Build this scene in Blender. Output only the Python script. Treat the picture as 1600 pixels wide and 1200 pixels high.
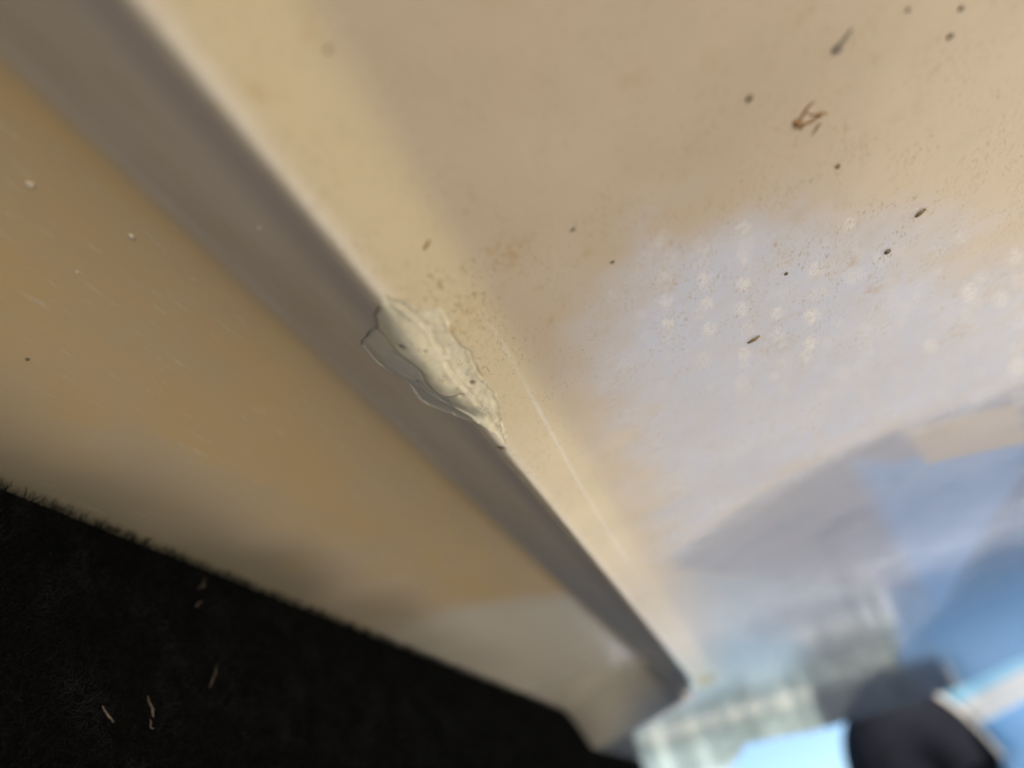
import bpy, math, random
import numpy as np
from mathutils import Matrix, Vector
random.seed(4); rng = np.random.default_rng(7)
for o in list(bpy.data.objects): bpy.data.objects.remove(o)
sc = bpy.context.scene; C = sc.collection

# ------------------------------------------------------------ hull frame and camera
F = 1164.; HC = .09                       # focal length in photo pixels; camera to hull bottom
CAM = np.array([0, 0, .75])
def nz(v): v = np.array(v, float); return v/np.linalg.norm(v)
def D(px, py): return np.array([(px-800)/F, -(py-600)/F, -1.])
S_ = nz(D(1240, 1254)); _t = math.radians(20)
N_ = nz(np.cross(D(1240, 1254), [math.cos(_t), math.sin(_t), 0]))
if N_[1] < 0: N_ = -N_
_u = nz(np.cross(D(1020, 1165), D(1260, 1105)))
if _u[1] < 0: _u = -_u
UP = -(_u-2*(_u@N_)*N_); Q_ = np.cross(N_, S_)
Y_ = nz(np.array([0, 0, -1])+UP[2]*UP); X_ = np.cross(Y_, UP)
R = np.array([X_, Y_, UP])                # camera space -> world
S, Q, N = R@S_, R@Q_, R@N_                # along the keel line, leftwards, into the hull

cam = bpy.data.cameras.new('camera'); co = bpy.data.objects.new('camera', cam); C.objects.link(co)
m = Matrix(R.tolist()).to_4x4(); m.translation = Vector(CAM); co.matrix_world = m
cam.sensor_width = 36; cam.lens = 36*F/1600; cam.clip_start = .002; cam.clip_end = 3000
cam.dof.use_dof = True; cam.dof.focus_distance = .166; cam.dof.aperture_fstop = 6.5
sc.camera = co

w = bpy.data.worlds.new('World'); sc.world = w; w.use_nodes = True
nt = w.node_tree; sky = nt.nodes.new('ShaderNodeTexSky'); sky.sky_type = 'NISHITA'; sky.sun_disc = False
SUN_EL, SUN_AZ = math.radians(50), math.radians(118)      # azimuth clockwise from +Y
sky.sun_elevation = SUN_EL; sky.sun_rotation = SUN_AZ; sky.altitude = 300; sky.air_density = 1.0; sky.dust_density = 0; sky.ozone_density = 5
bg = nt.nodes['Background']; bg.inputs['Strength'].default_value = .05
nt.links.new(sky.outputs[0], bg.inputs[0])
sl = bpy.data.lights.new('sun', 'SUN'); sl.energy = 4.0; sl.angle = math.radians(.5); sl.color = (1, .95, .87)
so = bpy.data.objects.new('sun', sl); C.objects.link(so)
sd = Vector((math.sin(SUN_AZ)*math.cos(SUN_EL), math.cos(SUN_AZ)*math.cos(SUN_EL), math.sin(SUN_EL)))
so.rotation_euler = sd.to_track_quat('Z', 'Y').to_euler()
sc.view_settings.view_transform = 'Standard'; sc.view_settings.look = 'None'; sc.view_settings.gamma = 1
sc.view_settings.exposure = 2.15

# ------------------------------------------------------------ helpers
def tag(o, label=None, cat=None, group=None, kind=None):
    if label: o['label'] = label
    if cat: o['category'] = cat
    if group: o['group'] = group
    if kind: o['kind'] = kind
    return o
def empty(name, loc, rot=None):
    o = bpy.data.objects.new(name, None); C.objects.link(o); o.empty_display_size = .02
    mm = Matrix(rot).to_4x4() if rot is not None else Matrix.Identity(4)
    mm.translation = Vector(loc); o.matrix_world = mm
    return o
def mesh(name, V, Fc, mat, parent=None, smooth=True):
    me = bpy.data.meshes.new(name); me.from_pydata([tuple(map(float, v)) for v in V], [], Fc); me.update()
    if smooth: me.polygons.foreach_set('use_smooth', [True]*len(me.polygons))
    if mat: me.materials.append(mat)
    o = bpy.data.objects.new(name, me); C.objects.link(o); o.parent = parent
    return o
def npmesh(name, V, quads, mat, parent=None, smooth=True):
    me = bpy.data.meshes.new(name); k = quads.shape[1]
    me.vertices.add(len(V)); me.vertices.foreach_set('co', np.ascontiguousarray(V, dtype=np.float32).ravel())
    me.loops.add(quads.size); me.loops.foreach_set('vertex_index', np.ascontiguousarray(quads, dtype=np.int32).ravel())
    me.polygons.add(len(quads)); me.polygons.foreach_set('loop_start', np.arange(0, quads.size, k, dtype=np.int32))
    me.polygons.foreach_set('loop_total', np.full(len(quads), k, dtype=np.int32))
    me.update(calc_edges=True)
    me.polygons.foreach_set('use_smooth', [smooth]*len(quads))
    me.materials.append(mat); o = bpy.data.objects.new(name, me); C.objects.link(o); o.parent = parent
    return o
def box(cx, cy, cz, sx, sy, sz):
    V = [(cx+a*sx/2, cy+b*sy/2, cz+c*sz/2) for a in (-1, 1) for b in (-1, 1) for c in (-1, 1)]
    return V, [(0, 1, 3, 2), (4, 6, 7, 5), (0, 4, 5, 1), (2, 3, 7, 6), (0, 2, 6, 4), (1, 5, 7, 3)]
class Nt:
    def __init__(s, name):
        s.m = bpy.data.materials.new(name); s.m.use_nodes = True; s.t = s.m.node_tree
        s.p = s.t.nodes['Principled BSDF']; s.co = s.t.nodes.new('ShaderNodeTexCoord').outputs['Object']
    def n(s, ty, **k):
        x = s.t.nodes.new(ty)
        for a, b in k.items(): setattr(x, a, b)
        return x
    def link(s, a, b): s.t.links.new(a, b)
    def setin(s, sock, v):
        if isinstance(v, bpy.types.NodeSocket): s.link(v, sock)
        else: sock.default_value = v
    def vmap(s, scale, rot=(0, 0, 0), loc=(0, 0, 0)):
        x = s.n('ShaderNodeMapping'); s.link(s.co, x.inputs[0]); x.inputs['Scale'].default_value = scale
        x.inputs['Rotation'].default_value = rot; x.inputs['Location'].default_value = loc; return x.outputs[0]
    def noise(s, scale=1, detail=4, rough=.55, vec=None, dist=0):
        x = s.n('ShaderNodeTexNoise'); s.link(vec or s.co, x.inputs['Vector']); x.inputs['Scale'].default_value = scale
        x.inputs['Detail'].default_value = detail; x.inputs['Roughness'].default_value = rough; x.inputs['Distortion'].default_value = dist
        return x.outputs['Fac']
    def vor(s, scale, vec=None, feature='F1'):
        x = s.n('ShaderNodeTexVoronoi', feature=feature); s.link(vec or s.co, x.inputs['Vector']); x.inputs['Scale'].default_value = scale
        return x.outputs['Distance'], x.outputs.get('Color')
    def step(s, v, a, b, lo=0., hi=1.):
        x = s.n('ShaderNodeMapRange'); x.interpolation_type = 'SMOOTHSTEP'; s.setin(x.inputs[0], v)
        for i, q in enumerate((a, b, lo, hi)): x.inputs[i+1].default_value = q
        return x.outputs[0]
    def math(s, op, a, b=0.):
        x = s.n('ShaderNodeMath', operation=op); s.setin(x.inputs[0], a); s.setin(x.inputs[1], b); return x.outputs[0]
    def mix(s, f, a, b, blend='MIX'):
        x = s.n('ShaderNodeMix', data_type='RGBA', blend_type=blend); s.setin(x.inputs[0], f)
        for i, q in ((6, a), (7, b)): s.setin(x.inputs[i], (*q, 1) if isinstance(q, tuple) and len(q) == 3 else q)
        return x.outputs[2]
    def bump(s, hgt, strength, dist, prev=None):
        x = s.n('ShaderNodeBump'); s.setin(x.inputs['Height'], hgt); s.setin(x.inputs['Strength'], strength); x.inputs['Distance'].default_value = dist
        if prev: s.link(prev, x.inputs['Normal'])
        return x.outputs[0]
    def attr(s, name):
        x = s.n('ShaderNodeAttribute'); x.attribute_name = name
        y = s.n('ShaderNodeSeparateColor'); s.link(x.outputs['Color'], y.inputs[0])
        return y.outputs[0], y.outputs[1], y.outputs[2], x.outputs['Alpha']
    def done(s, col, rough=.5, bump=None, metal=0., spec=None, sheen=None):
        s.setin(s.p.inputs['Base Color'], (*col, 1) if isinstance(col, tuple) and len(col) == 3 else col)
        s.setin(s.p.inputs['Roughness'], rough); s.p.inputs['Metallic'].default_value = metal
        if bump: s.link(bump, s.p.inputs['Normal'])
        if spec is not None: s.p.inputs['Specular IOR Level'].default_value = spec
        return s.m
def simple(name, col, rough=.6, var=.25, scale=20, metal=0., bmp=.002):
    k = Nt(name); n = k.noise(scale, 5)
    c = k.mix(k.step(n, .3, .7), tuple(x*(1-var) for x in col), tuple(min(1, x*(1+var)) for x in col))
    return k.done(c, rough, k.bump(k.noise(scale*6, 3), .4, bmp), metal)

# ------------------------------------------------------------ gelcoat
def gelcoat():
    k = Nt('weathered_gelcoat')
    sp = k.n('ShaderNodeSeparateXYZ'); k.link(k.co, sp.inputs[0]); k.sepx = sp.outputs[0]
    chip, sky_refl, dots, amber = k.attr('mask_a'); crack, grime, lip, scr = k.attr('mask_b')
    gl, gb, gn, gt = k.attr('mask_c'); lip_light, lip_sheen, pale, bunk_shade = k.attr('mask_d')
    big = k.noise(9, 4, .6); med = k.noise(60, 5, .6)
    base = k.mix(k.step(big, .3, .7), (.62, .54, .425), (.67, .58, .465))
    base = k.mix(k.math('MULTIPLY', k.step(med, .35, .75), .35), base, (.56, .49, .35))
    base = k.mix(k.math('MULTIPLY', k.step(k.noise(25, 3, .6), .5, .75), .3), base, (.70, .57, .455))
    # yellowed strip of the spray rail
    base = k.mix(k.math('MULTIPLY', lip, k.step(k.noise(40, 4), .1, .7, .6, 1.)), base, (.70, .62, .43))
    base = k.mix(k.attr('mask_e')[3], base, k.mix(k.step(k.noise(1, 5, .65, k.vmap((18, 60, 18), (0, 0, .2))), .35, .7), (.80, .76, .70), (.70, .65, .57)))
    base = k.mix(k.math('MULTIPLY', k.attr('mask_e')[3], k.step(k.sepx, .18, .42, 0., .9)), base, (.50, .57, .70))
    # amber stained side, brushed with paler scuffs
    st = k.vmap((14, 60, 14), (0, 0, .15)); an = k.noise(1, 6, .65, st, .4)
    am = k.mix(k.step(an, .3, .72), (.68, .52, .285), (.63, .52, .35))
    base = k.mix(k.math('MULTIPLY', amber, k.step(big, .2, .55, .8, 1.)), base, am)
    sc_ = k.noise(1, 5, .7, k.vmap((120, 700, 120), (0, 0, .5)), .3)
    scm = k.math('MULTIPLY', k.step(sc_, .56, .68), k.step(k.noise(45, 3), .42, .6))
    base = k.mix(k.math('MULTIPLY', scm, k.math('MULTIPLY', scr, .5)), base, (.74, .70, .62))
    # painted in: reflection at chine end, shade along bunk, rail lip sheen and highlight
    base = k.mix(k.math('MULTIPLY', pale, k.step(an, .1, .6, .75, 1.)), base, (.69, .68, .62))
    base = k.mix(k.math('MULTIPLY', bunk_shade, .8), base, (.16, .15, .10))
    base = k.mix(k.math('MULTIPLY', lip_sheen, .6), base, (.40, .38, .44))
    base = k.mix(k.math('MULTIPLY', lip_light, k.step(k.noise(200, 4), .2, .6, .6, 1.)), base, (.84, .79, .70))
    # sky and surroundings reflected towards the stern, painted into the colour
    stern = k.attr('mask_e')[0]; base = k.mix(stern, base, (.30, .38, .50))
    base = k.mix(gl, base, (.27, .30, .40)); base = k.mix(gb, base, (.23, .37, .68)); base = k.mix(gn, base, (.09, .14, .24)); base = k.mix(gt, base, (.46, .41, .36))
    base = k.mix(k.attr('mask_e')[2], base, (.84, .84, .84))  # highlight along the rail crease, painted as a white line
    for rot_, sc1 in ((.9, 1.), (-1.3, 1.4), (.25, .8)):
        q_ = k.noise(1, 3, .6, k.vmap((45*sc1, 1600*sc1, 45), (0, 0, rot_)), .15)
        base = k.mix(k.math('MULTIPLY', k.math('MULTIPLY', k.step(q_, .66, .72), k.step(k.noise(22, 3), .45, .6)), .22), base, (.82, .79, .72))
    # sky reflection and rows of light spots, painted as pale patches
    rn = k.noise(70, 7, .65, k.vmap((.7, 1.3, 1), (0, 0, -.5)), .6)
    rm = k.math('MULTIPLY', sky_refl, k.step(rn, .22, .72, .68, 1.))
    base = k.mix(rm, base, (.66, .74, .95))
    fine = k.noise(900, 4, .75)
    dm = k.math('MULTIPLY', dots, k.step(fine, .42, .54, .15, 1.))
    base = k.mix(dm, base, (.88, .90, .95))
    # grime flecks
    g1 = k.noise(1, 5, .7, k.vmap((600, 1500, 700), (0, 0, -.9)), 1.0)
    gm = k.math('MULTIPLY', k.step(g1, .545, .61), k.step(k.noise(85, 4, .65), .40, .58))
    base = k.mix(k.math('MULTIPLY', gm, k.math('MULTIPLY', grime, .75)), base, (.42, .32, .18))
    g2 = k.noise(160, 5, .7)
    base = k.mix(k.math('MULTIPLY', k.math('MULTIPLY', k.step(g2, .5, .7), k.step(k.noise(30, 3), .45, .65)), k.math('MULTIPLY', grime, .35)), base, (.48, .35, .18))
    stn = k.attr('mask_e')[1]; base = k.mix(k.math('MULTIPLY', stn, k.step(k.noise(420, 5, .75), .42, .58)), base, (.50, .34, .14))
    # bare filler in the chip
    cn = k.noise(500, 4, .6); cc = k.mix(k.step(cn, .3, .7), (.80, .76, .56), (.86, .83, .66))
    pd, pc = k.vor(1000); pn = k.step(k.noise(330, 3), .50, .62)
    pore = k.math('MULTIPLY', k.step(pd, .13, .22, 1., 0.), pn)
    ccp = k.mix(k.math('MULTIPLY', pore, .65), cc, (.17, .12, .07))
    ccp = k.mix(k.attr('mask_f')[0], ccp, (.66, .67, .63)); base = k.mix(chip, base, ccp)  # shade on the face side of the chip painted grey
    base = k.mix(crack, base, (.15, .095, .06))
    rgh = k.math('ADD', k.step(k.noise(35, 5, .6), .3, .75, .13, .24), k.math('MULTIPLY', rm, .16))
    rgh = k.math('ADD', rgh, k.math('MULTIPLY', chip, .22))
    sx = k.n('ShaderNodeSeparateXYZ'); k.link(k.co, sx.inputs[0]); clean = k.step(sx.outputs[0], .3, .6, 1., .3)
    rgh = k.math('ADD', k.math('MULTIPLY', rgh, clean), k.math('MULTIPLY', k.step(sx.outputs[1], .029, .034, 0., .25), k.step(sx.outputs[0], .5, .7, 1., 0.)))
    b = k.bump(k.noise(6, 2, .5), k.math('MULTIPLY', .5, clean), .0012)
    b = k.bump(k.noise(140, 4, .6), k.math('MULTIPLY', .25, clean), .0002, b)
    b = k.bump(k.noise(1100, 3, .6), k.math('ADD', .05, k.math('MULTIPLY', k.math('ADD', rm, chip), .2)), .0001, b)
    b = k.bump(k.math('ADD', scm, gm), .12, .00008, b)
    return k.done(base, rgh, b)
M_gel = gelcoat()
M_topside = simple('topside_gelcoat', (.7, .69, .66), .25, .05, 8)

# ------------------------------------------------------------ hull surface: local x along S, y leftwards (Q), z into the hull (N), z=0 on the bottom plane
DEL, B0 = .031, .003                     # recess of the chine panel behind the rail lip; how far the lip stands proud
qE, qK, qI = .0290, .0135, .0600
S_END, S_MAX, S_MIN, Q_MIN, Q_MAX = .60, 1.75, -.75, -1.15, .85
qq = np.linspace(-.2, .2, 8001)
prof = np.interp(qq, [qK, qE, qI], [0, -B0, DEL])
def gauss(sig):
    x = np.arange(-300, 301)*(qq[1]-qq[0]); g = np.exp(-x*x/2/sig/sig); return g/g.sum()
pr1 = np.convolve(np.pad(prof, 300, 'edge'), gauss(.00085), 'valid'); pr2 = np.convolve(np.pad(prof, 300, 'edge'), gauss(.0028), 'valid')
pr3 = np.convolve(np.pad(prof, 300, 'edge'), gauss(.0027), 'valid')
wI = np.clip((qq-.042)/.01, 0, 1); wK = np.clip((.022-qq)/.006, 0, 1); wb = np.maximum(wI, wK); PROF = pr1*(1-wb)+pr2*wb
def profile(q): return np.interp(q, qq, PROF)
def sst(x, a, b): t = np.clip((x-a)/(b-a), 0, 1); return t*t*(3-2*t)
def recess(s, q):
    p = profile(q)
    end = S_END+np.clip(q-.045, 0, 1)*1.05+.02*np.sin(q*30)
    f = 1-sst(s, end-.015, end+.055)
    lipf = 1-sst(s, S_END-.05, S_END+.03)
    return np.where(p > 0, p*f, p*lipf)
def hit(px, py):                          # photo pixel -> (s, q, z) on the hull
    d = D(px, py); zz = np.linspace(-.006, .034, 1601); k = (HC+zz)/(N_@d)
    f = zz-recess(k*(d@S_), k*(d@Q_)); i = np.nonzero(f >= 0)[0][0]
    return np.array([k[i]*(d@S_), k[i]*(d@Q_), zz[i]])
def hits(pts): return np.array([hit(*p)[:2] for p in pts])

def seg_dist(P, poly, closed=False):
    """distance from points P (n,2) to a polyline, and inside test when closed"""
    A = np.array(poly); Bp = np.roll(A, -1, 0) if closed else A[1:]; A = A if closed else A[:-1]
    best = np.full(len(P), 1e9); ins = np.zeros(len(P), bool)
    for a, b in zip(A, Bp):
        ab = b-a; t = np.clip(((P-a)@ab)/max(ab@ab, 1e-14), 0, 1); d = np.hypot(*(P-a-t[:, None]*ab).T); best = np.minimum(best, d)
        if closed:
            c = ((a[1] > P[:, 1]) != (b[1] > P[:, 1])); xi = a[0]+(P[:, 1]-a[1])/(b[1]-a[1]+1e-15)*ab[0]; ins ^= c & (P[:, 0] < xi)
    return best, ins
def smooth_poly(p, n=6):                  # Catmull-Rom through pixel points
    p = np.array(p, float); out = []
    for i in range(len(p)-1):
        p0, p1, p2, p3 = p[max(i-1, 0)], p[i], p[i+1], p[min(i+2, len(p)-1)]
        for t in np.linspace(0, 1, n, endpoint=False):
            out.append(.5*(2*p1+(p2-p0)*t+(2*p0-5*p1+4*p2-p3)*t*t+(3*p1-p0-3*p2+p3)*t**3))
    out.append(p[-1]); return np.array(out)
def jag(p, amp):
    q = p.copy(); q[1:-1] += rng.normal(0, amp, q[1:-1].shape); return q

# marks traced on the hull
outl_left = jag(smooth_poly([(598, 470), (592, 484), (587, 495), (589, 513), (586, 517), (580, 518), (574, 527), (567, 532), (569, 541), (578, 553), (592, 568), (610, 580), (628, 590), (642, 602), (655, 622), (668, 633), (690, 641), (712, 650), (728, 657), (744, 661), (760, 670), (778, 683), (790, 694)], 4), .5)
outl_right = jag(smooth_poly([(790, 694), (787, 675), (781, 650), (776, 622), (768, 607), (752, 590), (740, 566), (733, 554), (718, 542), (708, 528), (700, 514), (698, 502), (690, 488), (676, 484), (660, 484), (645, 478), (632, 470), (612, 469), (603, 462), (598, 470)], 4), .8)
CH = hits(np.vstack([outl_left, outl_right[1:]]))
L1 = hits(smooth_poly([(602, 468), (616, 480), (640, 497), (660, 515), (674, 535), (686, 556), (696, 580), (708, 598), (722, 612), (736, 628), (745, 640), (760, 655)], 4))
L2 = hits(smooth_poly([(592, 516), (606, 528), (622, 543), (640, 558), (655, 572), (664, 588), (676, 603), (692, 615), (706, 620), (722, 622)], 4))
L3 = hits(smooth_poly([(668, 611), (680, 619), (696, 629), (712, 637), (728, 648), (745, 660)], 4))
CRK = hits(jag(smooth_poly([(594, 480), (590, 487), (587, 495), (589, 507), (588, 516), (581, 518), (576, 523), (573, 529), (567, 533), (566, 540)], 3), .5))
CRK2 = hits(jag(smooth_poly([(703, 519), (710, 530), (722, 543), (734, 550), (740, 566), (752, 588)], 3), .5))
CRK3 = hits(smooth_poly([(610, 467), (622, 470), (636, 468), (645, 470)], 3))
FLANK = hits(smooth_poly([(572, 545), (580, 560), (600, 575), (622, 590)], 3))
DOTS = [(1032, 381, 9, .5), (1102, 388, 9, .6), (1160, 354, 11, .9), (1163, 399, 11, .6), (1040, 432, 11, .5), (1102, 435, 11, 1), (1161, 442, 12, 1), (1043, 470, 11, .8), (1104, 475, 12, 1), (1046, 508, 11, 1), (1106, 513, 12, .9), (1162, 483, 12, .9), (1215, 490, 11, .8), (1267, 497, 13, 1), (1272, 421, 13, .8), (1265, 535, 12, 1), (1164, 515, 12, .4), (1162, 553, 11, .7), (1214, 525, 11, .5), (1262, 560, 10, .7), (1210, 590, 8, .5), (1330, 350, 12, .7), (1330, 432, 13, .5), (1355, 517, 11, .5), (1357, 545, 11, .5), (1380, 405, 13, .5), (1395, 440, 12, .4), (1450, 540, 12, .9), (1435, 470, 12, .4), (1514, 455, 14, 1), (1560, 470, 13, .9), (1592, 575, 15, 1), (1510, 490, 12, .5), (1500, 370, 13, .5), (1585, 400, 13, .7), (1272, 460, 10, .4), (1310, 505, 9, .35), (1320, 580, 12, .3), (1415, 480, 11, .35), (1000, 492, 8, .3), (1210, 455, 8, .3)]

_r = np.random.default_rng(5)
DOTS = [(x+_r.normal(0, 2), y+_r.normal(0, 2), r_*_r.uniform(.85, 1.15), min(1, a_*_r.uniform(.7, 1.))) for x, y, r_, a_ in DOTS]
for i in range(70):                       # faint ones that continue the rows
    x = 1040+(i % 10)*61+_r.normal(0, 5); y = 370+(i//10)*38+(i % 10)*3+_r.normal(0, 4); DOTS.append((x, y, _r.uniform(8, 15), _r.uniform(.08, .38)))
def axis(segs):
    out = [segs[0][0]]
    for a, b, st in segs:
        n = max(1, int(round((b-a)/st))); out += list(np.linspace(a, b, n+1)[1:])
    return np.array(out)
sv = axis([(S_MIN, -.1, .05), (-.1, .0, .004), (0, .088, .0012), (.088, .17, .00026), (.17, .24, .0008), (.24, .40, .0016), (.40, .75, .004), (.75, 1.75, .012)])
qv = axis([(Q_MIN, -.4, .03), (-.4, -.16, .004), (-.16, -.02, .0011), (-.02, .0135, .0006), (.0135, .060, .00026), (.060, .070, .0005), (.070, .16, .0018), (.16, .26, .006), (.26, Q_MAX, .05)])
EDG = hits_edge = np.array([[ (HC/(N_@D(*p)))*(D(*p)@S_), (HC/(N_@D(*p)))*(D(*p)@Q_)] for p in [(900, 1225), (1060, 1222), (1136, 1212), (1153, 1190), (1168, 1166), (1270, 1146), (1380, 1112), (1500, 1075), (1600, 1028)]])
EDG = EDG[np.argsort(EDG[:, 1])]
s_edge = np.interp(qv, np.r_[Q_MIN, EDG[:, 1], Q_MAX], np.r_[EDG[0, 0]-.35, EDG[:, 0], EDG[-1, 0]])
SS = np.empty((len(sv), len(qv))); k0 = .5
for j in range(len(qv)): SS[:, j] = np.where(sv < k0, sv, k0+(sv-k0)*(s_edge[j]-k0)/(S_MAX-k0))
QQ = np.broadcast_to(qv, SS.shape).copy()
Zr = recess(SS, QQ)
# gentle unfairness of the moulding and a softly turned transom edge
Zr = Zr+.0008*np.sin(SS*6+QQ*4)*sst(SS, .3, .7)
edge_d = s_edge[None, :]-SS
Zr = Zr+.010*(1-sst(edge_d, 0, .03))**2
P = np.stack([SS.ravel(), QQ.ravel()], 1)
near = (P[:, 0] > .085) & (P[:, 0] < .172) & (P[:, 1] > .012) & (P[:, 1] < .062)
idx = np.nonzero(near)[0]; Pn = P[idx]
def lump(P, sc, seed):                   # smooth value noise on the surface
    r = np.random.default_rng(seed); G = r.random((64, 64)); x = P[:, 0]*sc; y = P[:, 1]*sc
    i = np.floor(x).astype(int); j = np.floor(y).astype(int); fx = x-i; fy = y-j; fx = fx*fx*(3-2*fx); fy = fy*fy*(3-2*fy)
    g = lambda a, b: G[a % 64, b % 64]
    return (g(i, j)*(1-fx)+g(i+1, j)*fx)*(1-fy)+(g(i, j+1)*(1-fx)+g(i+1, j+1)*fx)*fy
dC, inC = seg_dist(Pn, CH, True); sdC = np.where(inC, dC, -dC)
d1, _ = seg_dist(Pn, L1); d2, _ = seg_dist(Pn, L2); d3, _ = seg_dist(Pn, L3)
dk, _ = seg_dist(Pn, CRK); dk2, _ = seg_dist(Pn, CRK2); dk3, _ = seg_dist(Pn, CRK3); dfl, _ = seg_dist(Pn, FLANK)
def side(P, line):                       # + on the rail-face side (larger q) of a line that runs along s
    o = np.argsort(line[:, 0]); return P[:, 1]-np.interp(P[:, 0], line[o, 0], line[o, 1])
along = sst(Pn[:, 0], CH[:, 0].min(), CH[:, 0].min()+.012)*(1-sst(Pn[:, 0], CH[:, 0].max()-.015, CH[:, 0].max()))
e1 = side(Pn, L1); e2 = side(Pn, L2)
dz = sst(sdC, 0, .0008)*.00012
c0, c1 = CH[:, 0].min(), CH[:, 0].max(); ph = np.clip((Pn[:, 0]-c0)/(c1-c0), 0, 1)
shift = np.interp(ph, [0, .1, .3, .5, .68, .85, 1], [0, .0006, .0027, .0026, .0010, -.0005, 0])+(lump(Pn*[1, 0], 120, 12)-.5)*.0008
dz += sst(sdC, -.0002, .0035)*(np.interp(Pn[:, 1]-shift, qq, pr3)-profile(Pn[:, 1]))
# broken lip: the edge between L1 and L2 is a rounded-off chamfer
dz += along*inC*.0006*sst(e2, -.0003, .0015)
dz -= inC*.00009*np.exp(-(d1/.0007)**2)-inC*.00012*np.exp(-((d1-.0009)/.0004)**2)*(e1 < 0)
dz -= inC*.0006*np.exp(-(d3/.0006)**2)
dz += inC*.0004*np.exp(-(d2/.0005)**2)
dz += inC*.00035*(lump(Pn, 300, 1)-.5)+inC*.00012*(lump(Pn, 900, 2)-.5)
fside = inC*sst(-e1, 0, .001); dz += fside*(.00012*(lump(Pn, 1100, 31)-.5)+.0002*(lump(Pn, 480, 32)-.5))
dz += .0005*np.exp(-(dk/.00025)**2)+.00015*np.exp(-(dk2/.0003)**2)-.00015*np.exp(-(dfl/.0005)**2)
Zf = Zr.ravel().copy(); Zf[idx] += dz
MA = np.zeros((len(P), 4)); MB = np.zeros((len(P), 4))
fs = side(Pn, L1) < -.0006
MA[idx, 0] = np.where(fs, sst(sdC+(lump(Pn, 700, 21)-.5)*.0016, -.0008, .0010)*.92, sst(sdC, -.0001, .0002))
MB[idx, 0] = np.clip(.75*np.exp(-(dk/.0002)**2)+.32*np.exp(-(dk2/.0002)**2)+.2*np.exp(-(dk3/.0002)**2)+.28*np.exp(-((d1-.0006)/.00022)**2)*(e1 < 0)*inC+.45*np.exp(-(d2/.0003)**2)*(Pn[:, 0] > .105)*inC, 0, 1)
# small pits
for (x, y, r_) in [(625, 534, .0006), (641, 537, .0001), (664, 611, .00075), (738, 601, .0005), (649, 584, .0004), (782, 701, .0009), (487, 551, .0005), (618, 580, .0003), (665, 553, .0002)]:
    c = hit(x, y)[:2]; d = np.hypot((P[idx, 0]-c[0])/1.3, (P[idx, 1]-c[1])); a = np.exp(-(d/r_)**2)
    MB[idx, 0] = np.maximum(MB[idx, 0], a*.9); Zf[idx] += a*.0004
# painted sky reflection, its scalloped upper limit and straight lower limit
REFL = np.array([[ (HC/(N_@D(*p)))*(D(*p)@S_), (HC/(N_@D(*p)))*(D(*p)@Q_)] for p in smooth_poly([(905, 560), (900, 470), (960, 400), (1040, 360), (1130, 338), (1250, 318), (1400, 322), (1500, 340), (1600, 385), (1720, 470), (1760, 560), (1600, 615), (1500, 650), (1400, 680), (1300, 722), (1180, 790), (1052, 880), (1020, 830), (985, 760), (940, 680), (905, 560)], 5)])
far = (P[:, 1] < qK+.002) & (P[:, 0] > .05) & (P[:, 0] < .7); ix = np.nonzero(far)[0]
dR, inR = seg_dist(P[ix], REFL, True); sd_ = np.where(inR, dR, -dR); wob = (lump(P[ix], 110, 5)-.5)*.012+(lump(P[ix], 350, 6)-.5)*.004
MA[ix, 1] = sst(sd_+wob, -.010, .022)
for (x, y, r_, a_) in DOTS:
    k = HC/(N_@D(x, y)); c = k*np.array([D(x, y)@S_, D(x, y)@Q_]); k2 = HC/(N_@D(x+r_, y)); rad = np.hypot(*(k2*np.array([D(x+r_, y)@S_, D(x+r_, y)@Q_])-c))
    k3 = HC/(N_@D(x, y+r_)); c3 = k3*np.array([D(x, y+r_)@S_, D(x, y+r_)@Q_])-c; c2 = k2*np.array([D(x+r_, y)@S_, D(x+r_, y)@Q_])-c
    J = np.linalg.inv(np.stack([c2, c3], 1)); uv = (P[ix]-c)@J.T; rr = np.hypot(uv[:, 0], uv[:, 1]*.92)
    MA[ix, 2] = np.maximum(MA[ix, 2], a_*(1-sst(rr, .65, 1.15)))  # light spots painted as pale dots
# amber staining on the chine panel, paler towards the bunk
qa = P[:, 1]; amb = sst(qa, .0595, .064)*(1-sst(qa+(lump(P, 60, 9)-.5)*.03, .098, .135))*(1-sst(P[:, 0]-qa*.9, .38, .46))
MA[:, 3] = amb
# grime density: heavy by the rail and around the chip, light elsewhere
gr = .45+.0*qa; gr = gr*(1-sst(qa, qE-.001, qE+.002))
cc = hit(745, 480)[:2]; gr = gr+.9*np.exp(-(((P[:, 0]-cc[0])/.022)**2+((P[:, 1]-cc[1])/.012)**2))*(qa < qE)
cc = hit(1400, 300)[:2]; gr = gr+.5*np.exp(-(np.hypot(P[:, 0]-cc[0], P[:, 1]-cc[1])/.04)**2)
MB[:, 1] = np.clip(gr, 0, 1)*(1-sst(P[:, 0], .3, .5))
MB[:, 2] = sst(qa, qK-.004, qK+.003)*(1-sst(qa, qE+.001, qE+.003))+.25*(1-sst(np.abs(qa-qE), 0, .003))*0
MB[:, 3] = sst(qa, qE, qE+.004)
MC = np.zeros((len(P), 4)); MD = np.zeros((len(P), 4))
def plane(pts): return np.array([[(HC/(N_@D(*p)))*(D(*p)@S_), (HC/(N_@D(*p)))*(D(*p)@Q_)] for p in pts])
iy = np.nonzero((P[:, 1] < qK+.03) & (P[:, 0] > .02))[0]
def band(pts, soft):  # soft-edged mask for a painted reflection
    d, i_ = seg_dist(P[iy], plane(pts), True); return sst(np.where(i_, d, -d), -soft, soft)
MC[iy, 0] = band([(1050, 866), (1180, 775), (1340, 692), (1500, 632), (1640, 585), (1660, 700), (1600, 780), (1500, 930), (1300, 915), (1060, 890)], .006)
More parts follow.
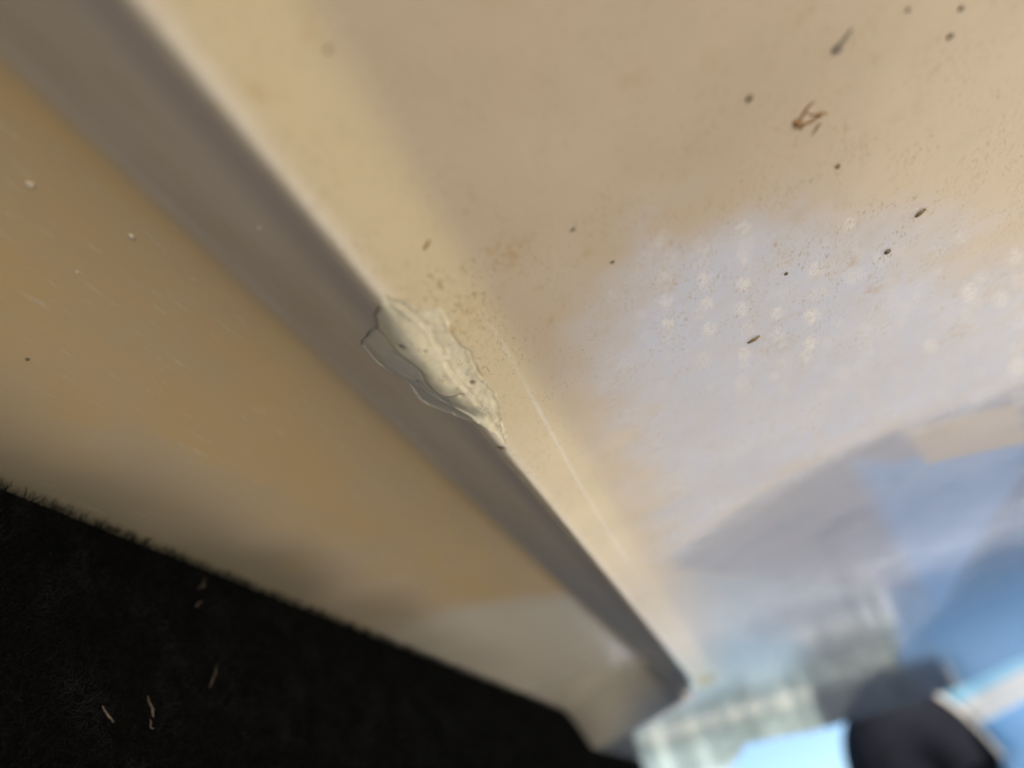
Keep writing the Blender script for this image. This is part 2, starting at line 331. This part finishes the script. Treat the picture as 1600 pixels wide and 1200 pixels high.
MC[iy, 1] = band([(1335, 720), (1400, 722), (1600, 690), (1625, 720), (1560, 800), (1510, 890), (1470, 955), (1430, 900), (1400, 850)], .006)
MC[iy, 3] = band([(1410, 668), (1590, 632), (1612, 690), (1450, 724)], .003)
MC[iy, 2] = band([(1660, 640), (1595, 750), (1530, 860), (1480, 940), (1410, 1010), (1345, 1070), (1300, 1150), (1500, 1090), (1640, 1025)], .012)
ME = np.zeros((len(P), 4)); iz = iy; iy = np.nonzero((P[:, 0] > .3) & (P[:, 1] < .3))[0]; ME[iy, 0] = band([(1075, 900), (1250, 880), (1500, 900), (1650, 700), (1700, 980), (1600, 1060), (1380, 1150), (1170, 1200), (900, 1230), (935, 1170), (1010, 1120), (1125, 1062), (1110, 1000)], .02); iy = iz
MD[:, 0] = np.exp(-((qa-qE+.0006)/.0019)**2)*(1-MA[:, 0])*(1-.3*sst(P[:, 0], .12, .2))  # painted highlight along the rail lip
MD[:, 1] = sst(qa, qE+.0005, qE+.0025)*(1-sst(qa, qE+.003, qE+.012))*(1-MA[:, 0])  # painted sheen on the face just below the lip
pl = hits([(600, 978), (700, 945), (800, 932), (870, 925)]); o_ = np.argsort(pl[:, 1])
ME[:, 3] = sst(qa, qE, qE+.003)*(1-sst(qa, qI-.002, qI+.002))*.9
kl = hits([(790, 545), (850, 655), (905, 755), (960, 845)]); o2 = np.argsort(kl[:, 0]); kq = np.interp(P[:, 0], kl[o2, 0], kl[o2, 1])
ME[:, 2] = np.exp(-((qa-kq)/(.0005+.0012*sst(P[:, 0], .2, .35)))**2)*sst(P[:, 0], kl[:, 0].min()-.02, kl[:, 0].min()+.01)*(1-sst(P[:, 0], kl[:, 0].max()-.05, kl[:, 0].max()+.08))*(.35+.6*lump(P*[1, 0], 60, 4))  # mask of the painted crease highlight
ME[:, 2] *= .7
MD[:, 2] = sst(P[:, 0]-np.interp(qa, pl[o_, 1], pl[o_, 0]), -.012, .03)*sst(qa, qI-.004, qI+.004)  # painted reflection at the far end of the chine panel
qBk = hit(300, 872)[1]; MD[:, 3] = sst(qa+(lump(P, 40, 3)-.5)*.012, qBk-.040, qBk)*(1-sst(P[:, 0], .2, .6))  # contact shade along the bunk, painted dark
MA[:, 3] *= 1-MD[:, 2]
for (x, y, r_, a_) in [(790, 395, 30, .6), (800, 412, 14, .4), (918, 398, 12, .4), (735, 478, 18, .55), (702, 506, 8, .8), (742, 462, 10, .5), (1330, 410, 14, .5), (1360, 455, 14, .5), (1500, 520, 18, .4), (1220, 540, 20, .3), (1050, 445, 12, .6), (1250, 20, 16, .4), (1110, 95, 12, .4), (845, 452, 8, .5), (400, 125, 20, .5), (480, 40, 22, .4), (865, 500, 8, .7), (1420, 180, 20, .3), (990, 120, 24, .3)]:
    c = plane([(x, y)])[0]; e_ = plane([(x+r_, y)])[0]; rad = np.hypot(*(e_-c)); MEg = a_*np.exp(-(np.hypot(P[iy, 0]-c[0], P[iy, 1]-c[1])/rad)**2)
    ME[iy, 1] = np.maximum(ME[iy, 1], MEg)
mC = np.array(MC, dtype=np.float32); mD = np.array(MD, dtype=np.float32); mE = np.array(ME, dtype=np.float32)
MF = np.zeros((len(P), 4)); tw = .0004+.0012*(1-ph); LT = hits(smooth_poly([(600, 482), (622, 508), (642, 535), (658, 565), (675, 590), (695, 612), (720, 628), (750, 650)], 4)); eT = side(Pn, LT)
MF[idx, 0] = np.maximum(sst(e2, -tw, tw), .5*sst(eT, -.0012, .0012)); mF = np.array(MF, dtype=np.float32)  # mask of the chip's painted shade
pins = [(46, 286, 6), (205, 368, 5), (404, 356, 4), (120, 424, 3), (150, 436, 2)]
mA = np.array(MA, dtype=np.float32); mB = np.array(MB, dtype=np.float32)

O = CAM+HC*N                              # local origin of the hull frame
rot = np.stack([S, Q, N], 1).tolist()
boat = empty('boat', O, rot)
tag(boat, kind=None, cat='boat', label='cream boat hull seen from below, chipped along its long spray rail, resting on black carpet')
nS, nQ = SS.shape; V = np.stack([P[:, 0], P[:, 1], Zf], 1)
def patch(name, j0, j1, mat):
    cols = np.arange(j0, j1+1); I = (np.arange(nS)[:, None]*nQ+cols[None, :]); v = V[I.ravel()]; n = len(cols)
    a = (np.arange(nS-1)[:, None]*n+np.arange(n-1)[None, :]).ravel(); quads = np.stack([a, a+n, a+n+1, a+1], 1)
    # normals must face the camera side (-z)
    o = npmesh(name, v, quads, mat, boat)
    for nm, A in (('mask_a', mA), ('mask_b', mB), ('mask_c', mC), ('mask_d', mD), ('mask_e', mE), ('mask_f', mF)):
        at = o.data.color_attributes.new(nm, 'FLOAT_COLOR', 'POINT'); at.data.foreach_set('color', A[I.ravel()].ravel())
    return o
jK = int(np.searchsorted(qv, qK-.006)); jI = int(np.searchsorted(qv, qI+.004))
patch('bottom_panel', 0, jK, M_gel)
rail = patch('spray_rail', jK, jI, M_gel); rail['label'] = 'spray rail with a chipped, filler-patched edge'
patch('chine_panel', jI, len(qv)-1, M_gel)
# topsides and transom close the hull above the bottom
def wall(name, pts, hgt=.55):
    pts = [np.array(p) for p in pts]; up = np.array([N@[0, 0, 1]]); V = []; Fc = []
    for p in pts: V += [p, p+np.array([0, 0, hgt])]
    for i in range(len(pts)-1): Fc.append((2*i, 2*i+1, 2*i+3, 2*i+2))
    return mesh(name, V, Fc, M_topside, boat, False)
VG = V.reshape(nS, nQ, 3)
st_ = max(1, nQ//60); row = [VG[-1, j] for j in list(range(0, nQ, st_))+[nQ-1]]
wall('transom', row)
wall('topside', [VG[i, 0] for i in list(range(0, nS, 20))+[nS-1]]); wall('topside', [VG[i, -1] for i in list(range(0, nS, 20))+[nS-1]])
wall('bow_bulkhead', [VG[0, j] for j in list(range(0, nQ, st_))+[nQ-1]])
cV = [VG[0, 0], VG[-1, 0], VG[-1, -1], VG[0, -1]]; mesh('deck', [p+np.array([0, 0, .549]) for p in cV], [(0, 1, 2, 3)], M_topside, boat, False)

def P3(px, py, lift=.0):                  # world point on the hull under a photo pixel
    s, q, z = hit(px, py); return O+S*s+Q*q+N*(z-lift)

# ------------------------------------------------------------ carpeted trailer bunk under the chine panel
def carpet():
    k = Nt('black_carpet'); n = k.noise(400, 5, .7)
    return k.done(k.mix(k.step(n, .4, .7), (.0008, .0010, .0010), (.002, .0022, .0025)), .95, k.bump(n, .8, .001), spec=.1)
M_car = carpet()
def fibre():
    k = Nt('carpet_fibre'); n = k.noise(70, 5, .7)
    c = k.mix(k.step(n, .45, .7), (.0022, .0031, .0034), (.012, .014, .017))
    return k.done(c, .85, spec=.12)
M_fib = fibre()
pB = hit(300, 872); qB = pB[1]; S_BE = .98
# world-vertical board parallel to S: axes S, down, left
dn = np.array([0, 0, -1.]); dn = nz(dn-(dn@S)*S); lf = np.cross(S, dn); lf = lf if lf@Q > 0 else -lf
Bo = O+Q*qB+N*(DEL-.0006); BS0 = -.3
bunk = empty('trailer_bunk', Bo+S*.3+dn*.16, np.stack([S, lf, np.cross(S, lf)], 1).tolist())
tag(bunk, 'black carpet-covered trailer bunk board pressed up under the cream hull', 'trailer bunk')
bi = np.linalg.inv(np.array(bunk.matrix_world))
def loc(inv, Pw): return (np.c_[Pw, np.ones(len(Pw))]@inv.T)[:, :3]
# rounded section: (left, down)
sec = [(.0, .004), (.0004, .0018), (.0014, .0006), (.004, 0), (.045, -.001), (.049, .002), (.051, .008), (.051, .15), (.046, .156), (.005, .156), (0, .15)]
ss = np.r_[np.linspace(BS0, S_BE-.012, 60), S_BE-.008, S_BE-.004, S_BE-.001, S_BE]
Vb = []; n = len(sec)
for i, s in enumerate(ss):
    e = max(0, (s-(S_BE-.012))/.012); sh = 1-.012/.026*(1-math.sqrt(max(0, 1-e*e)))*.5
    for a, b in sec: Vb.append(Bo+S*s+lf*(a*sh+.0255*(1-sh))+dn*(b*sh+.0*(1-sh)+.004*e))
Fb = [(i*n+j, i*n+(j+1) % n, (i+1)*n+(j+1) % n, (i+1)*n+j) for i in range(len(ss)-1) for j in range(n)]
Fb += [tuple(range(n)), tuple(range((len(ss)-1)*n, len(ss)*n))]
mesh('carpet_cover', loc(bi, np.array(Vb)), Fb, M_car, bunk)
# pile: curved tufts, denser where near
nf = 150000; s_ = -.02+(S_BE+.02)*rng.random(nf)**1.7; s_ = np.minimum(s_, S_BE)
perim = .0045+rng.random(nf)*.16; left = np.zeros(nf); down = perim-.0045+.001*rng.random(nf)
base = Bo+S*s_[:, None]+lf*left[:, None]+dn*down[:, None]
nrm = np.where((perim < .012)[:, None], -dn*.5-lf*.9, -lf+0*dn); nrm = nrm/np.linalg.norm(nrm, axis=1)[:, None]
dirn = nrm*.7+rng.normal(0, .55, (nf, 3)); dirn /= np.linalg.norm(dirn, axis=1)[:, None]
Lf = rng.uniform(.0022, .0052, nf); Lf *= np.where(rng.random(nf) < .06, 1.5, 1)*np.where(perim < .008, .8, 1); curl = rng.normal(0, .6, (nf, 3)); wd = np.cross(dirn, rng.normal(0, 1, (nf, 3))); wd /= np.linalg.norm(wd, axis=1)[:, None]
W = .00009*(1+s_*3)
p1 = base+dirn*(Lf*.5)[:, None]; d2 = dirn+curl; d2 /= np.linalg.norm(d2, axis=1)[:, None]; p2 = p1+d2*(Lf*.5)[:, None]
vv = np.stack([base-wd*W[:, None], base+wd*W[:, None], p1+wd*(W*.8)[:, None], p1-wd*(W*.8)[:, None], p2+wd*(W*.3)[:, None], p2-wd*(W*.3)[:, None]], 1).reshape(-1, 3)
a = np.arange(nf)*6; qd = np.concatenate([np.stack([a, a+1, a+2, a+3], 1), np.stack([a+3, a+2, a+4, a+5], 1)])
pile = npmesh('carpet_pile', loc(bi, vv), qd, M_fib, bunk, False); tag(pile, kind='stuff')

# chaff caught in the pile
M_chaff = simple('dry_chaff', (.11, .09, .065), .8, .3, 300, bmp=.0001)
def bunk_hit(px, py, lift=.003):          # on the bunk's inner side
    d = R@D(px, py); p0 = Bo-lf*lift; t = ((p0-CAM)@lf)/(d@lf); return CAM+d*t
def sliver(name, pts, rad, mat, label, cat, group=None, nrm_=None):
    pts = np.array(pts); c = pts.mean(0); V = []; Fc = []; m_ = 6
    for i, p in enumerate(pts):
        t = nz(pts[min(i+1, len(pts)-1)]-pts[max(i-1, 0)]); a = nz(np.cross(t, [.3, .5, .8])); b = np.cross(t, a)
        for j in range(m_):
            an = 2*math.pi*j/m_; V.append(p-c+(a*math.cos(an)+b*math.sin(an))*rad[i]*(1+.25*random.uniform(-1, 1)))
    for i in range(len(pts)-1):
        for j in range(m_): Fc.append((i*m_+j, i*m_+(j+1) % m_, (i+1)*m_+(j+1) % m_, (i+1)*m_+j))
    Fc += [tuple(range(m_))[::-1], tuple(range((len(pts)-1)*m_, len(pts)*m_))]
    o = mesh(name, V, Fc, mat); o.location = Vector(c); return tag(o, label, cat, group)
for pp, lab in [([(340, 1040), (337, 1052), (333, 1062), (328, 1075)], 'pale dry straw fleck standing upright low in the black carpet'),
                ([(322, 904), (316, 914), (311, 918)], 'small pale fleck caught near the top of the black carpet'),
                ([(310, 950), (304, 946), (315, 938)], 'tiny curled grey lint just below the upper carpet fleck'),
                ([(231, 1090), (236, 1105), (240, 1118)], 'thin grey lint strand lower left in the black carpet'),
                ([(160, 1105), (168, 1118), (178, 1126)], 'brownish crumb left of the thin lint strand in the carpet'),
                ([(235, 1124), (237, 1136)], 'short tan splinter beneath the lint strand in the carpet')]:
    pts = [bunk_hit(*p) for p in pp]; pts = [p+(np.array(pts[min(i+1, len(pts)-1)])-p)*f+np.random.default_rng(i*3+int(f*2)+len(pts)).normal(0, .0002, 3) for i, p in enumerate(pts) for f in (0, .5)]; z = len(pts)
    sliver('chaff', pts, [.00006+.00016*math.sin(math.pi*(i+.6)/(z+.2))*random.uniform(.6, 1.4) for i in range(z)], M_chaff, lab, 'chaff', 'flecks caught in the carpet')

# ------------------------------------------------------------ debris stuck to the hull
M_dark = simple('dark_seed_husk', (.15, .125, .095), .7, .3, 500, bmp=.0001)
M_grey = simple('grey_husk', (.24, .22, .20), .7, .3, 500, bmp=.0001)
M_bug = simple('dried_bug', (.26, .145, .045), .6, .35, 600, bmp=.0001)
M_olive = simple('olive_seed', (.22, .17, .09), .7, .3, 500, bmp=.0001)
M_whites = simple('white_paint_speck', (.75, .72, .65), .5, .1, 500, bmp=.0001)
def on(pp, rads, mat, name, label, cat, group=None):
    pts = [P3(*p, lift=.0001) for p in pp]; sc0 = np.linalg.norm(pts[0]-CAM)/F*1.06
    return sliver(name, pts, [r*sc0 for r in rads], mat, label, cat, group)
on([(1331, 45), (1322, 58), (1314, 68), (1308, 76), (1299, 83)], [1.2, 2, 2.6, 5.5, 1.2], M_grey, 'seed_husk', 'long grey husk with a thick lower end near the top edge of the hull', 'seed husk')
on([(1174, 148), (1171, 153), (1167, 158)], [2.5, 3.6, 2], M_dark, 'dirt_speck', 'dark oval speck left of the brown bug splatter', 'dirt speck')
on([(1446, 326), (1438, 332), (1430, 339)], [1.5, 3.2, 1.5], M_olive, 'seed_husk', 'olive seed husk at the upper rim of the whitish patch', 'seed husk')
on([(1187, 524), (1178, 530), (1168, 536)], [1.3, 3, 1.2], M_olive, 'seed_husk', 'olive seed husk lying among the rows of pale light spots', 'seed husk')
on([(1391, 390), (1386, 393), (1382, 396)], [2.5, 4.2, 2], M_dark, 'dirt_speck', 'dark round speck inside the whitish patch right of centre', 'dirt speck')
on([(1490, 54), (1484, 57), (1480, 59)], [2, 3, 2], M_dark, 'dirt_speck', 'black slanted speck near the top right corner', 'dirt speck')
on([(1504, 8), (1501, 13), (1499, 17)], [1.6, 2.8, 1.5], M_dark, 'dirt_speck', 'dark speck at the top edge, rightmost of all', 'dirt speck')
on([(1421, 13), (1418, 15), (1416, 17)], [2, 2.7, 2], M_dark, 'dirt_speck', 'small dark speck at the top edge between two others', 'dirt speck')
on([(897, 356), (895, 358), (894, 360)], [2, 2.6, 1.8], M_dark, 'dirt_speck', 'dark speck alone on the cream panel right of the rail', 'dirt speck')
on([(1230, 425), (1228, 427), (1226, 429)], [1.5, 2.4, 1.5], M_dark, 'dirt_speck', 'tiny dark speck between the pale light spots', 'dirt speck')
on([(1311, 256), (1309, 260), (1307, 263)], [1.6, 2.6, 1.4], M_olive, 'dirt_speck', 'brown speck below the bug splatter', 'dirt speck')
on([(960, 407), (957, 409), (954, 411)], [1, 2, 1], M_dark, 'dirt_speck', 'small dark speck at the left rim of the whitish patch', 'dirt speck')
on([(44, 559), (43, 561), (42, 562)], [1.8, 2.8, 1.8], M_dark, 'dirt_speck', 'dark speck on the amber panel at the left edge', 'dirt speck')
on([(518, 72), (512, 77), (508, 80)], [1.2, 3, 1.2], M_olive, 'dirt_speck', 'olive speck on the rail strip near its blurred upper end', 'dirt speck')
on([(672, 374), (668, 381), (662, 389)], [.8, 2.2, .9], M_bug, 'dirt_speck', 'reddish brown sliver on the rail strip above the chip', 'dirt speck')
on([(46, 284), (46, 286), (46, 289)], [4, 6, 4], M_whites, 'paint_speck', 'largest white speck on the amber panel', 'paint speck')
on([(206, 366), (205, 368), (204, 370)], [3, 5, 3], M_whites, 'paint_speck', 'middle-sized white speck below the dark rail face', 'paint speck')
on([(404, 355), (405, 356), (406, 357)], [2, 4, 2], M_whites, 'paint_speck', 'white speck on the dark face of the rail', 'paint speck')
on([(120, 423), (120, 424), (120, 425)], [1.5, 2.5, 1.5], M_whites, 'paint_speck', 'smallest white speck on the amber panel', 'paint speck')
# bug splatter: body with torn legs
bc = P3(1264, 185); bug = empty('bug_splatter', bc); tag(bug, 'rusty brown dried bug splatter smeared on the cream hull', 'bug splatter')
for nm, pp, rads in [('body', [(1241, 190), (1246, 193), (1251, 197)], [4, 6.5, 4]), ('leg', [(1247, 192), (1254, 180), (1260, 171), (1266, 163), (1274, 157)], [1.6, 2, 2.6, 1.6, .4]),
                     ('leg', [(1249, 204), (1257, 194), (1268, 190), (1276, 182)], [.8, 2, 2, 2.2]), ('head', [(1275, 184), (1281, 179), (1287, 175)], [2.4, 4.8, 1.6]),
                     ('wing', [(1266, 213), (1273, 204), (1278, 196), (1283, 191)], [.3, 1.1, 2, .6]), ('leg', [(1260, 177), (1268, 179), (1276, 180)], [.6, 1, .7]), ('leg', [(1240, 202), (1247, 194)], [.4, 1.3]), ('leg', [(1287, 175), (1294, 179)], [1.2, .4])]:
    o = on(pp, rads, M_bug, nm, None, None); o.parent = bug; o.location = o.location-Vector(bc)
    for v in o.data.vertices:            # smeared flat against the hull
        p = np.array(v.co); v.co = Vector(p-N*(p@N)*.6)

# ------------------------------------------------------------ surroundings
def ground_mat():
    k = Nt('shore_gravel'); n = k.noise(.8, 6, .6); f = k.noise(30, 5, .7)
    c = k.mix(k.step(n, .3, .7), (.42, .36, .27), (.50, .43, .34)); c = k.mix(k.math('MULTIPLY', k.step(f, .4, .7), .5), c, (.30, .26, .21))
    return k.done(c, .9, k.bump(f, .6, .02))
g = 400; mesh('ground', [(-g, -g, 0), (g, -g, 0), (g, g, 0), (-g, g, 0)], [(0, 1, 2, 3)], ground_mat())['kind'] = 'structure'
def ramp_mat():
    k = Nt('ramp_concrete'); n = k.noise(3, 6, .6); f = k.noise(60, 4, .7)
    c = k.mix(k.step(n, .3, .7), (.27, .27, .29), (.36, .36, .39)); return k.done(c, .55, k.bump(f, .4, .006))
V_, F_ = [(-1.6, 2.9, .004), (.1, 4.1, .004), (1.0, 3.05, .004), (4.5, 2.6, .004), (5.5, 12.5, .004), (-4, 8.2, .004)], [(0, 1, 2, 3, 4, 5)]
mesh('boat_ramp', V_, F_, ramp_mat())['kind'] = 'structure'
def water():
    k = Nt('lake_water'); b = k.bump(k.noise(2.5, 3, .5, k.vmap((1, .35, 1))), .10, .03)
    return k.done((.012, .03, .05), .06, b)
mesh('lake', [(-300, -30, .008), (-4, 8.2, .008), (.3, 8.4, .008), (2.0, 12.1, .008), (5.5, 12.5, .008), (14, 10, .008), (40, -5, .008), (300, -5, .008), (300, 90, .008), (-300, 90, .008)], [tuple(range(10))], water())['kind'] = 'structure'

# far bank with trees
M_leaf = simple('leaf_green', (.075, .10, .045), .7, .5, .8); M_bark = simple('bark', (.10, .075, .05), .9, .3, 6)
def tree_meshes(seed, big=.22, n=900):
    r = np.random.default_rng(seed)
    cl = r.normal(0, 1, (14, 3)); cl /= np.linalg.norm(cl, axis=1)[:, None]; cl *= r.uniform(.3, .85, (14, 1)); c = cl[r.integers(0, 14, n)]+r.normal(0, .22, (n, 3))
    c = c*[1.6, 1.6, 1.6]+[0, 0, 1.9]; c[:, 2] = np.abs(c[:, 2])+.15; d1 = r.normal(0, big, (n, 3)); d2 = r.normal(0, big, (n, 3))
    v = np.stack([c-d1, c+d1, c+d2], 1).reshape(-1, 3); return v, np.arange(3*n).reshape(-1, 3)
protos = []
for sd_i in range(3):
    v, f = tree_meshes(sd_i); e = empty('far_tree', (0, 0, 0)); c_ = npmesh('crown', v, f, M_leaf, e, False)
    Vt = []; Ft = []
    for i, (z, r_) in enumerate([(0, .16), (1, .12), (2.2, .08), (3.4, .03)]):
        for j in range(7): Vt.append((r_*math.cos(j*.8976)+.05*z*math.sin(sd_i), r_*math.sin(j*.8976), z))
    Ft = [(i*7+j, i*7+(j+1) % 7, i*7+7+(j+1) % 7, i*7+7+j) for i in range(3) for j in range(7)]
    t_ = mesh('trunk', Vt, Ft, M_bark, e); protos.append((e, c_, t_))
for i in range(28):
    az = math.radians(-6+i*1.15+random.uniform(-.4, .4)); dd = random.uniform(93, 118)
    e, c_, t_ = protos[i % 3]
    if i >= 3:
        ne = e.copy(); C.objects.link(ne)
        for ch in (c_, t_): k_ = ch.copy(); C.objects.link(k_); k_.parent = ne
        e = ne
    e.location = (dd*math.sin(az), dd*math.cos(az), 0); e.rotation_euler = (0, 0, random.uniform(0, 6)); s = random.uniform(.75, 1.15); e.scale = (s, s, s*random.uniform(.85, 1.15))
    tag(e, 'dark green tree in the far bank row across the lake', 'tree', 'trees on the far bank')

# round grey-green shrub reflected in the hull
v, f = tree_meshes(11, .10, 5000); M_shrub = simple('sage_leaf', (.27, .30, .25), .8, .4, 4)
sh = empty('shrub', (2.1, 8.7, 0)); npmesh('foliage', v*[.50, .50, .33], f, M_shrub, sh, False)
mesh('stem', [(a*.03, b*.03, z) for z in (0, .3) for a, b in ((-1, -1), (1, -1), (1, 1), (-1, 1))], [(0, 1, 5, 4), (1, 2, 6, 5), (2, 3, 7, 6), (3, 0, 4, 7)], M_bark, sh)
tag(sh, 'rounded grey-green shrub on the shore, seen blurred in the hull reflection', 'shrub')

def ray(px, py, dist):
    return CAM+R@nz(D(px, py))*dist
# trailer fender and wheel
M_blk = simple('black_plastic', (.003, .0035, .006), .85, .2, 20, bmp=.0004); M_rub = simple('tyre_rubber', (.02, .02, .022), .75, .3, 40)
M_alu = simple('bare_aluminium', (.62, .58, .52), .4, .15, 30, metal=.6); M_rim = simple('galvanised_rim', (.45, .45, .45), .4, .2, 20, metal=.8)
wc = ray(1463, 1236, 4.4)
fen = empty('trailer_fender', wc)
yaw = math.radians(20)
fen.rotation_euler = (0, 0, yaw)
def arc(name, r0, r1, x0, x1, a0, a1, mat, parent, n=40, kz=1.5):
    V = []; Fc = []
    for i in range(n+1):
        a = a0+(a1-a0)*i/n
        for r_, x in ((r0, x0), (r1, x0), (r1, x1), (r0, x1)): V.append((r_*math.cos(a), x, kz*r_*math.sin(a)))
    for i in range(n):
        for j in range(4): Fc.append((i*4+j, i*4+(j+1) % 4, i*4+4+(j+1) % 4, i*4+4+j))
    if abs(a1-a0) < 6.2: Fc += [(3, 2, 1, 0), (n*4, n*4+1, n*4+2, n*4+3)]
    return mesh(name, V, Fc, mat, parent)
RW = .31; M_blk.node_tree.nodes['Principled BSDF'].inputs['Specular IOR Level'].default_value = .08
arc('fender_skin', RW*.97, RW*1.0, -.13, .13, -.02, math.pi+.02, M_blk, fen); arc('side_panel', .002, RW*.97, -.128, -.11, 0, math.pi, M_blk, fen)
arc('trim', RW*1.0, RW*1.06, -.137, -.09, 0, math.pi*.7, M_alu, fen)
V_, F_ = box(0, 0, -.035, RW*1.96, .22, .07); mesh('skirt', V_, F_, M_blk, fen, False)
V_, F_ = box(.05, 0, -.07-(wc[2]-.07)/2, .01, .01, wc[2]-.071); mesh('post', V_, F_, M_blk, fen, False)
tag(fen, 'dark rounded trailer fender edged with pale metal trim', 'fender')

# second boat, blue with a white stripe
M_blue = simple('blue_gelcoat', (.20, .43, .74), .25, .08, 2); M_white = simple('white_gelcoat', (.72, .74, .72), .3, .05, 3); M_lb = simple('pale_blue_gelcoat', (.30, .62, .80), .3, .05, 3)
e0 = ray(1440, 1098, 5.0); e0[2] = 0
bb = empty('blue_boat', e0); ang = math.radians(62)      # runs to the right and towards the camera
bb.rotation_euler = (0, 0, -math.radians(20))
def loft(name, zs, offs, mat, Lx=4.6):
    n = 36; V = []; Fc = []; k = len(zs)
    for i in range(n+1):
        u_ = i/n; x = u_*Lx; wdt = 1.0*min(1, (u_*3.2)**.55) if u_ > 0 else .02; rise = .10*(1-u_)**3
        for z, o_ in zip(zs, offs): V.append((x-.35*(z/1.15-.5)*(1-u_)**2, -(wdt*o_), z*(1+rise)))
    for i in range(n):
        for j in range(k-1): Fc.append((i*k+j, i*k+j+1, (i+1)*k+j+1, (i+1)*k+j))
    m_ = len(V)
    V += [(x, -y, z) for x, y, z in V[:m_]]; Fc += [tuple(a+m_ for a in f)[::-1] for f in Fc]
    Fc.append(tuple(n*k+j for j in range(k))+tuple(m_+n*k+j for j in reversed(range(k))))
    return mesh(name, V, Fc, mat, bb)
loft('hull', [.35, .5, .7, .9, 1.0], [.02, .55, .80, .93, .97], M_blue)
loft('stripe', [1.0, 1.05, 1.10], [.985, .99, .995], M_white); loft('gunwale', [1.10, 1.15, 1.2], [.98, .99, .97], M_lb)
for x in (1.4, 3.6):
    V_, F_ = box(x, 0, .21, .12, 1.3, .42); mesh('cradle_post', V_, F_, M_bark, bb, False)
tag(bb, 'bright blue boat with a white stripe under its gunwale, blurred beyond the hull edge', 'boat')
